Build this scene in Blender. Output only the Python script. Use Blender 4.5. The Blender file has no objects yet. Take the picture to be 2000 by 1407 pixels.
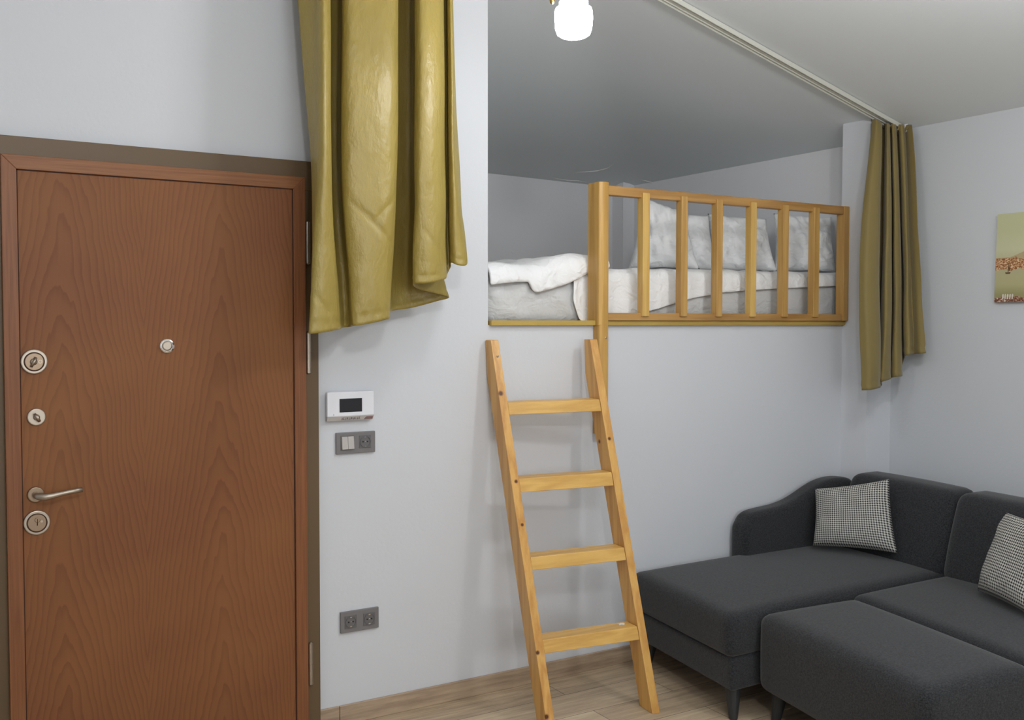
import bpy, bmesh, math, random
from mathutils import Vector, Matrix
random.seed(7)
H = 1.6                      # camera height: all z values below are written relative to it
S = bpy.context.scene
# ------------------------------------------------------------------ camera
cd = bpy.data.cameras.new('camera'); cam = bpy.data.objects.new('camera', cd)
S.collection.objects.link(cam); S.camera = cam
cd.sensor_width = 36; cd.sensor_fit = 'HORIZONTAL'; cd.lens = 1957.23 / 2000 * 36
Fv = Vector((0.51946053, 0.85366762, -0.03758128)); Rv = Vector((0.854282110, -0.519809341, 0.000570246)); Uv = Rv.cross(Fv)
m3 = Matrix((Rv, Uv, -Fv)).transposed()
cam.matrix_world = Matrix.Translation((0, 0, H)) @ m3.to_4x4()
cd.clip_start = 0.02
# ------------------------------------------------------------------ world, exposure
w = bpy.data.worlds.new('world'); S.world = w; w.use_nodes = True
w.node_tree.nodes['Background'].inputs[0].default_value = (0.75, 0.85, 1, 1)
w.node_tree.nodes['Background'].inputs[1].default_value = 0.0
S.view_settings.view_transform = 'Standard'; S.view_settings.look = 'None'
S.view_settings.gamma = 1; S.view_settings.use_curve_mapping = False
S.view_settings.exposure = 0.12
# ------------------------------------------------------------------ room ceiling lamp and added fill lights
def area(name, loc, target, size, power, col):
    l = bpy.data.lights.new(name, 'AREA'); l.shape = 'DISK'; l.size = size; l.energy = power; l.color = col
    o = bpy.data.objects.new(name, l); S.collection.objects.link(o)
    o.location = Vector(loc) + Vector((0, 0, H))
    o.rotation_euler = (Vector(target) - Vector(loc)).to_track_quat('-Z', 'Y').to_euler()
    return o
def bulb(name, loc, power, col=(0.985, 0.99, 1.0), r=.10):
    l = bpy.data.lights.new(name, 'POINT'); l.shadow_soft_size = r; l.energy = power; l.color = col
    o = bpy.data.objects.new(name, l); S.collection.objects.link(o); o.location = (loc[0], loc[1], loc[2] + H)
bulb('room_ceiling_light', (0.42, 0.0, 1.12), 66)
bulb('seating_fill_light', (2.75, 1.75, 1.02), 31)  # added unseen fill, brightens the wall below the loft and the bed
area('rear_fill_light', (1.2, -2.2, 0.1), (1.8, 3, 0.1), 1.8, 42, (0.90, 0.95, 1.0))  # added soft fill from behind the camera, no window is built there
BULB = 66.0
# ------------------------------------------------------------------ helpers
def lin(r, g, b):
    f = lambda c: (c/255/12.92) if c/255 <= 0.04045 else ((c/255+0.055)/1.055)**2.4
    return (f(r), f(g), f(b), 1)
def tag(o, label=None, cat=None, group=None, kind=None):
    if label: o['label'] = label
    if cat: o['category'] = cat
    if group: o['group'] = group
    if kind: o['kind'] = kind
    return o
def empty(name, loc, label=None, cat=None, group=None, kind=None):
    o = bpy.data.objects.new(name, None); S.collection.objects.link(o)
    o.empty_display_size = .1; o.location = (loc[0], loc[1], loc[2] + H)
    return tag(o, label, cat, group, kind)
def wloc(o):
    v = Vector((0, 0, 0))
    while o: v += o.location; o = o.parent
    return v
def build(name, bm, mat, parent=None, origin=None, smooth=False, mods=(), kind=None, uv=False):
    """link the bmesh (coordinates relative to the camera height) as one object"""
    me = bpy.data.meshes.new(name)
    off = Vector((0, 0, H))
    if parent is not None:
        base = wloc(parent); loc = Vector((0, 0, 0))
    else:
        if origin is None:
            xs = [v.co for v in bm.verts]
            origin = (sum(c.x for c in xs)/len(xs), sum(c.y for c in xs)/len(xs), min(c.z for c in xs))
        base = Vector(origin) + off; loc = base
    for v in bm.verts: v.co = v.co + off - base
    bmesh.ops.recalc_face_normals(bm, faces=bm.faces)
    bm.to_mesh(me); bm.free()
    if smooth:
        for p in me.polygons: p.use_smooth = True
    if mat: me.materials.append(mat)
    o = bpy.data.objects.new(name, me); S.collection.objects.link(o)
    o.location = loc; o.parent = parent
    for t, kw in mods:
        md = o.modifiers.new(t.lower(), t)
        for k, v in kw.items(): setattr(md, k, v)
    if kind: o['kind'] = kind
    return o
BEV = lambda w, s=2: ('BEVEL', dict(width=w, segments=s, limit_method='ANGLE', angle_limit=math.radians(40)))
def hexa(bm, b, t):
    vs = [bm.verts.new(p) for p in list(b) + list(t)]
    for f in ((3, 2, 1, 0), (4, 5, 6, 7), (0, 1, 5, 4), (1, 2, 6, 5), (2, 3, 7, 6), (3, 0, 4, 7)):
        bm.faces.new([vs[i] for i in f])
def box(bm, x0, x1, y0, y1, z0, z1):
    q = lambda z: [(x0, y0, z), (x1, y0, z), (x1, y1, z), (x0, y1, z)]
    hexa(bm, q(z0), q(z1))
def B(*a):
    bm = bmesh.new(); box(bm, *a); return bm
def lathe(bm, prof, c, ax='z', n=40, cap=True):
    """prof = [(radius, height)], around an axis through c"""
    A = {'z': (Vector((1, 0, 0)), Vector((0, 1, 0)), Vector((0, 0, 1))),
         'y': (Vector((1, 0, 0)), Vector((0, 0, 1)), Vector((0, -1, 0))),
         'x': (Vector((0, 1, 0)), Vector((0, 0, 1)), Vector((1, 0, 0)))}[ax]
    c = Vector(c); rings = []
    for r, h in prof:
        rings.append([bm.verts.new(c + A[0]*r*math.cos(2*math.pi*i/n) + A[1]*r*math.sin(2*math.pi*i/n) + A[2]*h) for i in range(n)])
    for a, b in zip(rings, rings[1:]):
        for i in range(n): bm.faces.new((a[i], a[(i+1) % n], b[(i+1) % n], b[i]))
    if cap:
        bm.faces.new(rings[0][::-1]); bm.faces.new(rings[-1])
def tube(bm, pts, r, n=12):
    pts = [Vector(p) for p in pts]; rings = []
    for i, p in enumerate(pts):
        d = (pts[min(i+1, len(pts)-1)] - pts[max(i-1, 0)]).normalized()
        a = d.cross(Vector((0, 0, 1)));  a = a.normalized() if a.length > 1e-4 else Vector((1, 0, 0))
        b = d.cross(a); rr = r[i] if isinstance(r, (list, tuple)) else r
        rings.append([bm.verts.new(p + a*rr*math.cos(2*math.pi*k/n) + b*rr*math.sin(2*math.pi*k/n)) for k in range(n)])
    for a, b in zip(rings, rings[1:]):
        for i in range(n): bm.faces.new((a[i], a[(i+1) % n], b[(i+1) % n], b[i]))
    bm.faces.new(rings[0][::-1]); bm.faces.new(rings[-1])
def soft(bm, bot, top, r=.04, puff=.0, n=18, side=.0, wr=0, seed=0):
    """upholstered block: hexahedron bot/top with rounded edges and a crowned top"""
    bot = [Vector(p) for p in bot]; top = [Vector(p) for p in top]
    Lx = (bot[1]-bot[0]).length; Ly = (bot[2]-bot[1]).length; Lz = (top[0]-bot[0]).length
    Ld = (Lx, Ly, Lz); rnd = random.Random(seed); ph = [rnd.uniform(0, 6) for _ in range(6)]
    def mp(p):
        a, b_, c = p
        u, v, s = a/Lx, b_/Ly, c/Lz
        lo = bot[0]*(1-u)*(1-v)+bot[1]*u*(1-v)+bot[2]*u*v+bot[3]*(1-u)*v
        hi = top[0]*(1-u)*(1-v)+top[1]*u*(1-v)+top[2]*u*v+top[3]*(1-u)*v
        return lo*(1-s)+hi*s
    def coords(L):
        k = [0, .12*r, .45*r, r, 1.8*r]
        mid = [1.8*r + (L-3.6*r)*i/n for i in range(1, n)]
        return k + mid + [L-x for x in reversed(k)]
    cache = {}
    def vert(p):
        key = tuple(round(x, 6) for x in p)
        if key in cache: return cache[key]
        q = Vector(p); inner = Vector([min(max(q[i], r), Ld[i]-r) for i in range(3)])
        d = q - inner
        if d.length > 1e-9:
            m = max(abs(d[0]), abs(d[1]), abs(d[2]))
            q = inner + d.normalized()*m if m > 0 else q
        u, v, s = q[0]/Lx, q[1]/Ly, q[2]/Lz
        if s > .5:
            k = (16*u*(1-u)*v*(1-v)); q[2] += puff*(s-.5)*2*max(0, k)**.6
        if side:
            e = 4*s*(1-s); q[0] += (2*u-1)*side*e*(4*v*(1-v))**.5 if 0 < v < 1 else 0; q[1] += (2*v-1)*side*e*(4*u*(1-u))**.5 if 0 < u < 1 else 0
        if wr: q[2] += wr*s*math.sin(u*9+ph[0]+3*v)*math.sin(v*7+ph[1])
        cache[key] = bm.verts.new(mp(q)); return cache[key]
    cs = [coords(L) for L in Ld]
    def face(fix, val, i, j):
        A, Bc = cs[i], cs[j]
        for a0, a1 in zip(A, A[1:]):
            for b0, b1 in zip(Bc, Bc[1:]):
                ps = []
                for (a, b) in ((a0, b0), (a1, b0), (a1, b1), (a0, b1)):
                    p = [0, 0, 0]; p[fix] = val; p[i] = a; p[j] = b; ps.append(vert(p))
                if len(set(ps)) == 4:
                    try: bm.faces.new(ps)
                    except ValueError: pass
    for fix, i, j in ((0, 1, 2), (1, 0, 2), (2, 0, 1)):
        face(fix, 0, i, j); face(fix, Ld[fix], i, j)
def pillow(bm, bl, br, tr, tl, t, n=28, pinch=.06, flop=0, seed=0, wr=.004, nflip=1):
    bl, br, tr, tl = map(Vector, (bl, br, tr, tl)); rnd = random.Random(seed)
    ph = [rnd.uniform(0, 6.3) for _ in range(8)]
    nrm = (br-bl).cross(tl-bl).normalized()*nflip; c = (bl+br+tr+tl)/4
    g = {}
    uvl = bm.loops.layers.uv.new('UVMap')
    def pt(i, j, s):
        u, v = i/n, j/n; a, b = 2*u-1, 2*v-1
        pu = 1 - pinch*(1-b*b); pv = 1 - pinch*(1-a*a)
        uu = .5 + a*.5*pu; vv = .5 + b*.5*pv
        p = bl*(1-uu)*(1-vv)+br*uu*(1-vv)+tr*uu*vv+tl*(1-uu)*vv
        e = max(0, (1-a**4)*(1-b**4))
        h = t*.5*e**.55
        edge = (abs(a)**3+abs(b)**3)*.5
        wv = wr*e**.3*(math.sin(a*8+b*3+ph[0])*math.sin(b*9-a*2+ph[1]) + edge*1.2*math.sin(math.atan2(b, a)*17+ph[2])) + wr*.5*math.sin(a*19+ph[4]+b*7)*e**.5
        return p + nrm*(s*(h + wv) + flop*(b-abs(a)*.3)*abs(b))
    for s in (1, -1):
        for i in range(n+1):
            for j in range(n+1):
                k = (i, j) if (i in (0, n) or j in (0, n)) else (i, j, s)
                if k not in g: g[k] = (bm.verts.new(pt(i, j, s if len(k) == 3 else 0)))
        for i in range(n):
            for j in range(n):
                q = []
                for (a, b) in ((i, j), (i+1, j), (i+1, j+1), (i, j+1)):
                    q.append(g[(a, b) if (a in (0, n) or b in (0, n)) else (a, b, s)])
                try:
                    f = bm.faces.new(q)
                    for lp, (a, b) in zip(f.loops, ((i, j), (i+1, j), (i+1, j+1), (i, j+1))): lp[uvl].uv = (a/n, b/n)
                except ValueError: pass
# ------------------------------------------------------------------ materials
def mat(name, col=(.5, .5, .5, 1), rough=.6, metal=0, spec=.5):
    m = bpy.data.materials.new(name); m.use_nodes = True
    b = m.node_tree.nodes['Principled BSDF']
    b.inputs['Base Color'].default_value = col; b.inputs['Roughness'].default_value = rough
    b.inputs['Metallic'].default_value = metal; b.inputs['Specular IOR Level'].default_value = spec
    return m, m.node_tree, b
def node(nt, t, **kw):
    n = nt.nodes.new(t)
    for k, v in kw.items():
        if hasattr(n, k): setattr(n, k, v)
        else: n.inputs[k].default_value = v
    return n
def mth(nt, op, a, b=None, c=None):
    n = nt.nodes.new('ShaderNodeMath'); n.operation = op
    for i, x in enumerate((a, b, c)):
        if x is None: continue
        if isinstance(x, (int, float)): n.inputs[i].default_value = x
        else: nt.links.new(x, n.inputs[i])
    return n.outputs[0]
def ramp(nt, fac, stops):
    r = nt.nodes.new('ShaderNodeValToRGB'); e = r.color_ramp.elements
    while len(e) < len(stops): e.new(.5)
    for k, (p, c) in zip(e, stops): k.position = p; k.color = c
    nt.links.new(fac, r.inputs[0]); return r.outputs[0]
def noise(nt, vec, scale, detail=4, rough=.55):
    n = node(nt, 'ShaderNodeTexNoise'); n.inputs['Scale'].default_value = scale
    n.inputs['Detail'].default_value = detail; n.inputs['Roughness'].default_value = rough
    nt.links.new(vec, n.inputs['Vector']); return n.outputs['Fac']
def coords(nt, scale=(1, 1, 1), loc=(0, 0, 0), rot=(0, 0, 0), out='Object'):
    t = node(nt, 'ShaderNodeTexCoord'); mp = node(nt, 'ShaderNodeMapping')
    mp.inputs['Scale'].default_value = scale; mp.inputs['Location'].default_value = loc; mp.inputs['Rotation'].default_value = rot
    nt.links.new(t.outputs[out], mp.inputs['Vector']); return mp.outputs[0]
def bump(nt, bs, h, st=.2, dist=.01):
    b = node(nt, 'ShaderNodeBump'); b.inputs['Strength'].default_value = st; b.inputs['Distance'].default_value = dist
    nt.links.new(h, b.inputs['Height']); nt.links.new(b.outputs[0], bs.inputs['Normal'])
def mix(nt, fac, a, b, mode='MIX'):
    n = nt.nodes.new('ShaderNodeMix'); n.data_type = 'RGBA'; n.blend_type = mode
    for sock, x in ((n.inputs[0], fac), (n.inputs[6], a), (n.inputs[7], b)):
        if isinstance(x, (int, float)): sock.default_value = x
        elif isinstance(x, tuple): sock.default_value = x
        else: nt.links.new(x, sock)
    return n.outputs[2]
def plaster(name, col, var=.03, bs_=.08, cracks=False):
    m, nt, b = mat(name, col, .75, spec=.25)
    v = coords(nt); n = noise(nt, v, 2.2, 5)
    c2 = tuple(max(0, x*(1-var)) for x in col[:3])+(1,)
    c = mix(nt, n, c2, col); nt.links.new(c, b.inputs['Base Color'])
    h = noise(nt, v, 60, 3)
    if cracks:
        h2 = noise(nt, coords(nt, (1, 2.2, 2.2)), 3.5, 6, .65)
        h = mth(nt, 'ADD', mth(nt, 'MULTIPLY', h, .4), mth(nt, 'MULTIPLY', h2, 1.2))
    bump(nt, b, h, bs_, .01); return m
M = {}
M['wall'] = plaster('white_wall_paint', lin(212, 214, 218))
M['wall_side'] = plaster('shaded_white_wall_paint', lin(202, 205, 209))  # white wall darkened, the weaker light on the right wall is in the colour
M['ceiling'] = plaster('ceiling_paint', lin(226, 231, 233), cracks=True, bs_=.10)
M['niche'] = plaster('brightened_loft_wall_paint', lin(240, 240, 242))  # same white paint lightened, makes up for the little light reaching the loft
def pine(name, axis='z', light=lin(214, 165, 92), dark=lin(181, 122, 58), knots=(), rough=.38, lean=0):
    m, nt, b = mat(name, light, rough, spec=.45)
    sc = {'x': (.9, 14, 14), 'y': (14, .9, 14), 'z': (14, 14, .9)}[axis]
    v = coords(nt, sc, (.37, .21, .13), (lean, 0, 0))
    d = noise(nt, v, .55, 3); wv = mth(nt, 'SINE', mth(nt, 'MULTIPLY', d, 42.0))
    f = mth(nt, 'MULTIPLY_ADD', wv, .30, .5)
    sc2 = {'x': (4, 90, 90), 'y': (90, 4, 90), 'z': (90, 90, 4)}[axis]
    g = noise(nt, coords(nt, sc2, rot=(lean, 0, 0)), 2.0, 3)
    f = mth(nt, 'ADD', mth(nt, 'MULTIPLY', f, .6), mth(nt, 'MULTIPLY', g, .4))
    c = ramp(nt, f, [(.22, dark), (.72, light)])
    big = noise(nt, coords(nt), 2.3, 2)
    c = mix(nt, mth(nt, 'MULTIPLY', big, .35), c, lin(192, 146, 80))
    t = node(nt, 'ShaderNodeTexCoord')
    for (kx, ky, kz, r) in knots:
        dn = node(nt, 'ShaderNodeVectorMath', operation='DISTANCE'); nt.links.new(t.outputs['Object'], dn.inputs[0])
        dn.inputs[1].default_value = (kx, ky, kz)
        k = ramp(nt, mth(nt, 'DIVIDE', dn.outputs['Value'], r), [(.45, (1, 1, 1, 1)), (1, (0, 0, 0, 1))])
        c = mix(nt, k, c, lin(92, 48, 20))
    nt.links.new(c, b.inputs['Base Color']); bump(nt, b, f, .08, .003)
    return m
for a in 'xyz': M['pine_'+a] = pine('varnished_pine_'+a, a)
M['pine_brown'] = pine('varnished_pine_rail', 'x', lin(188, 144, 86), lin(150, 108, 60))
M['pine_post'] = pine('varnished_pine_post', 'z', lin(208, 166, 92), lin(176, 132, 62))
M['trim'] = pine('loft_edge_wood', 'x', lin(188, 163, 84), lin(170, 144, 70), rough=.5)
def veneer():
    m, nt, b = mat('door_veneer', lin(140, 86, 54), .5, spec=.22)
    t = node(nt, 'ShaderNodeTexCoord'); s = node(nt, 'ShaderNodeSeparateXYZ'); nt.links.new(t.outputs['Object'], s.inputs[0])
    nz = noise(nt, coords(nt, (1, 1, .6)), 3.2, 3, .5)
    nz2 = noise(nt, coords(nt, (2.5, 1, .5)), 5, 3, .6)
    dx = mth(nt, 'PINGPONG', mth(nt, 'ADD', mth(nt, 'ADD', s.outputs[0], 10*.53+.32), mth(nt, 'MULTIPLY', nz, .03)), .265)
    a = mth(nt, 'MULTIPLY', mth(nt, 'POWER', mth(nt, 'DIVIDE', dx, .16), 1.35), .85)
    f = mth(nt, 'ADD', mth(nt, 'ADD', mth(nt, 'MULTIPLY', s.outputs[2], .95), a), mth(nt, 'MULTIPLY', nz, .5))
    f = mth(nt, 'ADD', f, mth(nt, 'MULTIPLY', nz2, .30))
    fr = mth(nt, 'FRACT', mth(nt, 'MULTIPLY', f, 7.5))
    line = ramp(nt, fr, [(0, (0, 0, 0, 1)), (.55, (.25, .25, .25, 1)), (.93, (1, 1, 1, 1)), (1, (0, 0, 0, 1))])
    c = mix(nt, line, lin(132, 86, 54), lin(115, 71, 44))
    g = noise(nt, coords(nt, (130, 130, 6)), 1.6, 3)
    c = mix(nt, mth(nt, 'MULTIPLY', g, .30), c, lin(112, 62, 38))
    pt = noise(nt, coords(nt), 1.6, 2)
    c = mix(nt, ramp(nt, pt, [(.4, (0, 0, 0, 1)), (.75, (.45, .45, .45, 1))]), c, lin(152, 104, 60))
    nt.links.new(c, b.inputs['Base Color']); return m
M['veneer'] = veneer()
def darkwood(name, c1, c2, axis='z', rough=.45):
    m, nt, b = mat(name, c1, rough, spec=.35)
    sc = {'x': (3, 120, 120), 'z': (120, 120, 3)}[axis]
    nt.links.new(ramp(nt, noise(nt, coords(nt, sc), 1.5, 3), [(.3, c1), (.7, c2)]), b.inputs['Base Color']); return m
M['frame_v'] = darkwood('door_edge_wood', lin(118, 72, 43), lin(138, 88, 54))
M['frame_h'] = darkwood('door_edge_wood_top', lin(124, 78, 46), lin(148, 98, 60), 'x')
M['casing'] = mat('brown_lacquered_steel', lin(102, 82, 58), .45, spec=.4)[0]
M['groove'] = mat('dark_groove', lin(58, 32, 20), .8)[0]
M['nickel'] = mat('satin_nickel', lin(176, 164, 150), .42, 1)[0]
M['nickel_warm'] = mat('brushed_nickel', lin(150, 130, 110), .42, 1)[0]
M['chrome'] = mat('chrome', lin(225, 222, 220), .12, 1)[0]
M['black'] = mat('black_glass', lin(38, 38, 42), .25)[0]
M['dark'] = mat('dark_slot', lin(25, 24, 24), .7)[0]
M['white_plastic'] = mat('white_plastic', lin(232, 233, 238), .35)[0]
M['grey_plastic'] = mat('grey_anthracite_plastic', lin(120, 117, 117), .4)[0]
M['grey_plastic2'] = mat('grey_socket_plastic', lin(104, 102, 103), .35)[0]
M['silver_plastic'] = mat('light_grey_plastic', lin(186, 180, 176), .4)[0]
M['brass'] = mat('brass', lin(190, 160, 100), .25, 1)[0]
M['ink'] = mat('printed_mark', lin(96, 78, 78), .6)[0]
M['ink_red'] = mat('printed_mark_red', lin(128, 92, 92), .6)[0]
M['paper'] = mat('paper_scrap', lin(235, 232, 222), .7)[0]
def floor_mat():
    m, nt, b = mat('laminate_planks', (.3, .25, .2, 1), .42, spec=.4)
    v = coords(nt, loc=(0.62, -3.51+.205*0, 0))
    br = node(nt, 'ShaderNodeTexBrick'); nt.links.new(v, br.inputs['Vector'])
    for k, x in (('Scale', 1), ('Mortar Size', .0016), ('Mortar Smooth', .2), ('Brick Width', 1.15), ('Row Height', .205), ('Bias', 0)): br.inputs[k].default_value = x
    br.inputs['Color1'].default_value = (0, 0, 0, 1); br.inputs['Color2'].default_value = (1, 1, 1, 1); br.inputs['Mortar'].default_value = (.5, .5, .5, 1)
    br.offset = .37
    g1 = noise(nt, coords(nt, (1.3, 17, 1)), 2.2, 6, .65); g2 = noise(nt, coords(nt, (3, 130, 1)), 2.0, 3)
    f = mth(nt, 'ADD', mth(nt, 'MULTIPLY', g1, .75), mth(nt, 'MULTIPLY', g2, .25))
    f = mth(nt, 'ADD', f, mth(nt, 'MULTIPLY', mth(nt, 'SUBTRACT', br.outputs['Color'], .5), .12))
    c = ramp(nt, f, [(.30, lin(152, 132, 110)), (.5, lin(192, 171, 143)), (.70, lin(216, 200, 170))])
    c = mix(nt, br.outputs['Fac'], c, lin(92, 78, 66)); nt.links.new(c, b.inputs['Base Color'])
    bump(nt, b, f, .05, .003); return m
M['floor'] = floor_mat()
def skirt():
    m, nt, b = mat('laminate_skirting', (.3, .25, .2, 1), .45)
    g1 = noise(nt, coords(nt, (1.3, 17, 17)), 2.4, 6, .65)
    nt.links.new(ramp(nt, g1, [(.3, lin(138, 117, 98)), (.5, lin(172, 150, 126)), (.72, lin(192, 170, 142))]), b.inputs['Base Color']); return m
M['skirting'] = skirt()
def fabric(name, c1, c2, scale=900, bs=.25, sheen=.2, rough=.95):
    m, nt, b = mat(name, c1, rough, spec=.15)
    b.inputs['Sheen Weight'].default_value = sheen
    v = coords(nt)
    f1 = noise(nt, coords(nt, (1, 1, .35)), scale*.4, 2, .6); f2 = noise(nt, coords(nt, (.35, .35, 1)), scale*.4, 2, .6)
    f = mth(nt, 'ADD', mth(nt, 'MULTIPLY', f1, .5), mth(nt, 'MULTIPLY', f2, .5))
    nt.links.new(ramp(nt, f, [(.38, c1), (.62, c2)]), b.inputs['Base Color']); bump(nt, b, f, bs, .002); return m
M['sofa'] = fabric('charcoal_upholstery', lin(28, 29, 31), lin(60, 61, 63))
M['leg'] = mat('dark_plastic_leg', lin(44, 46, 48), .5)[0]
def linen(name, c1, c2, st):
    m, nt, b = mat(name, c1, .85, spec=.15); b.inputs['Sheen Weight'].default_value = .1
    v = coords(nt, (1, 1, 1.3)); w = node(nt, 'ShaderNodeTexNoise'); w.inputs['Scale'].default_value = 5; nt.links.new(v, w.inputs['Vector'])
    vv = node(nt, 'ShaderNodeVectorMath', operation='MULTIPLY_ADD'); nt.links.new(w.outputs['Color'], vv.inputs[0]); vv.inputs[1].default_value = (.35, .35, .35); nt.links.new(v, vv.inputs[2])
    n1 = noise(nt, vv.outputs[0], 8, 3, .5)
    ridge = mth(nt, 'SUBTRACT', 1, mth(nt, 'MULTIPLY', mth(nt, 'ABSOLUTE', mth(nt, 'SUBTRACT', n1, .5)), 5))
    ridge = mth(nt, 'MAXIMUM', ridge, 0)
    h = mth(nt, 'ADD', mth(nt, 'MULTIPLY', ridge, .5), mth(nt, 'MULTIPLY', noise(nt, v, 22, 3), .5))
    nt.links.new(mix(nt, noise(nt, v, 3, 2), c1, c2), b.inputs['Base Color']); bump(nt, b, h, st, .02); return m
M['linen'] = linen('white_bed_linen', lin(240, 240, 240), lin(247, 247, 247), .5)
M['linen_grey'] = linen('fitted_sheet_linen', lin(204, 204, 204), lin(214, 214, 213), .4)
def satin():
    m, nt, b = mat('gold_satin', lin(152, 132, 66), .40, spec=.5)
    b.inputs['Sheen Weight'].default_value = .25; b.inputs['Sheen Tint'].default_value = lin(200, 185, 110)
    b.inputs['Anisotropic'].default_value = .5
    v = coords(nt, (6, 6, 1.5)); n = noise(nt, v, 2, 3)
    nt.links.new(mix(nt, n, lin(146, 125, 58), lin(166, 147, 76)), b.inputs['Base Color'])
    bump(nt, b, noise(nt, coords(nt, (5, 5, 2.6)), 4.2, 5), .35, .03); return m
M['satin'] = satin()
def matte_curtain():
    m, nt, b = mat('olive_curtain', lin(128, 112, 66), .6, spec=.3)
    b.inputs['Sheen Weight'].default_value = .2
    nt.links.new(mix(nt, noise(nt, coords(nt, (6, 6, 1)), 2, 3), lin(120, 104, 60), lin(136, 120, 70)), b.inputs['Base Color'])
    bump(nt, b, noise(nt, coords(nt, (5, 5, 2)), 3, 3), .15, .02); return m
M['olive'] = matte_curtain()
def hounds():
    m, nt, b = mat('houndstooth_fabric', (.3, .3, .3, 1), .95, spec=.1)
    t = node(nt, 'ShaderNodeTexCoord'); s = node(nt, 'ShaderNodeSeparateXYZ'); nt.links.new(t.outputs['UV'], s.inputs[0])
    K = 34*8
    x = mth(nt, 'FLOOR', mth(nt, 'MULTIPLY', s.outputs[0], K)); y = mth(nt, 'FLOOR', mth(nt, 'MULTIPLY', s.outputs[1], K*.86))
    wa = mth(nt, 'LESS_THAN', mth(nt, 'FLOORED_MODULO', x, 8), 4); we = mth(nt, 'LESS_THAN', mth(nt, 'FLOORED_MODULO', y, 8), 4)
    pk = mth(nt, 'LESS_THAN', mth(nt, 'FLOORED_MODULO', mth(nt, 'ADD', x, y), 4), 2)
    f = mth(nt, 'ADD', mth(nt, 'MULTIPLY', pk, wa), mth(nt, 'MULTIPLY', mth(nt, 'SUBTRACT', 1, pk), we))
    nt.links.new(mix(nt, f, lin(38, 38, 42), lin(206, 204, 196)), b.inputs['Base Color'])
    bump(nt, b, f, .2, .002); return m
M['hounds'] = hounds()
def emit(BULB):
    m, nt, b = mat('glowing_glass', (1, 1, 1, 1), .4)
    b.inputs['Emission Color'].default_value = (0.96, 0.98, 1, 1); b.inputs['Emission Strength'].default_value = BULB; return m
M['glow'] = emit(BULB)

# ------------------------------------------------------------------ room shell
YW = 3.71; XR = 4.54; XN = 4.60; YB = 5.97; FL = -1.6
XJ = 2.137; XC = 4.351; YC = 3.541            # loft opening jamb, pier side, pier front
SL = .26
def cz(x, y):
    a = 1.003 + SL*(XN - x)
    b = 0.995 + .215*max(0, YB - y) + .02*(XN-x)
    k = .02; a = min(a, 1.70)
    return min(a, b) if abs(a-b) > k else min(a, b) - (k-abs(a-b))**2/(4*k)
build('floor', B(-1.9, XN+.2, -2.4, YW+.1, FL-.1, FL), M['floor'], origin=(0, 0, FL), kind='structure')
# white wall: one slab with the loft opening and the door hole left out
bm = bmesh.new()
box(bm, -1.8, .24, YW, YW+.2, FL, 2.0); box(bm, .24, 1.32, YW, YW+.2, .57, 2.0)
box(bm, 1.32, XJ, YW, YW+.2, FL, 2.0); box(bm, XJ, XC+.2, YW, YW+.2, FL, -.012)
bmesh.ops.remove_doubles(bm, verts=bm.verts, dist=1e-5)
build('wall_back', bm, M['wall'], origin=(0, YW, FL), kind='structure')
bm = B(XC, XR+.15, YC, YW+.012, FL, 1.3)
build('wall_pier', bm, M['wall'], origin=(XC, YC, FL), kind='structure')
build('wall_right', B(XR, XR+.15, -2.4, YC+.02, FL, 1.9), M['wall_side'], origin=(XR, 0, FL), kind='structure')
build('wall_left', B(-1.95, -1.8, -2.4, YW+.1, FL, 2.0), M['wall'], origin=(-1.9, 0, FL), kind='structure')
build('wall_front', B(-1.9, XN+.1, -2.5, -2.35, FL, 2.0), M['wall'], origin=(0, -2.4, FL), kind='structure')
build('wall_loft_back', B(XJ-.2, XN+.15, YB, YB+.15, -.2, 1.9), M['niche'], origin=(3, YB, 0), kind='structure')
build('wall_loft_right', B(XN, XN+.15, YW+.012, YB+.01, -.2, 1.4), M['niche'], origin=(XN, 4, 0), kind='structure')
build('wall_loft_left', B(XJ-.2, XJ-.02, YW+.18, YB+.01, -.2, 1.9), M['niche'], origin=(XJ, 4, 0), kind='structure')
# shallow boxed corner in the loft
build('wall_loft_corner', B(4.50, XN+.01, 5.84, YB+.01, -.012, 1.1), M['niche'], origin=(4.55, 5.9, 0), kind='structure')
bm = bmesh.new(); NX, NY = 60, 84; g = {}
for i in range(NX+1):
    for j in range(NY+1):
        x = -1.9 + (XN+.1+1.9)*i/NX; y = -2.4 + (YB+.1+2.4)*j/NY
        g[i, j] = bm.verts.new((x, y, cz(x, y)))
for i in range(NX):
    for j in range(NY): bm.faces.new((g[i, j], g[i+1, j], g[i+1, j+1], g[i, j+1]))
build('ceiling', bm, M['ceiling'], origin=(1, 2, 1.2), smooth=True, kind='structure', mods=[('SOLIDIFY', dict(thickness=.08, offset=1))])
M['plaster_w'] = mat('loose_plaster', lin(225, 225, 222), .8)[0]
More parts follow.
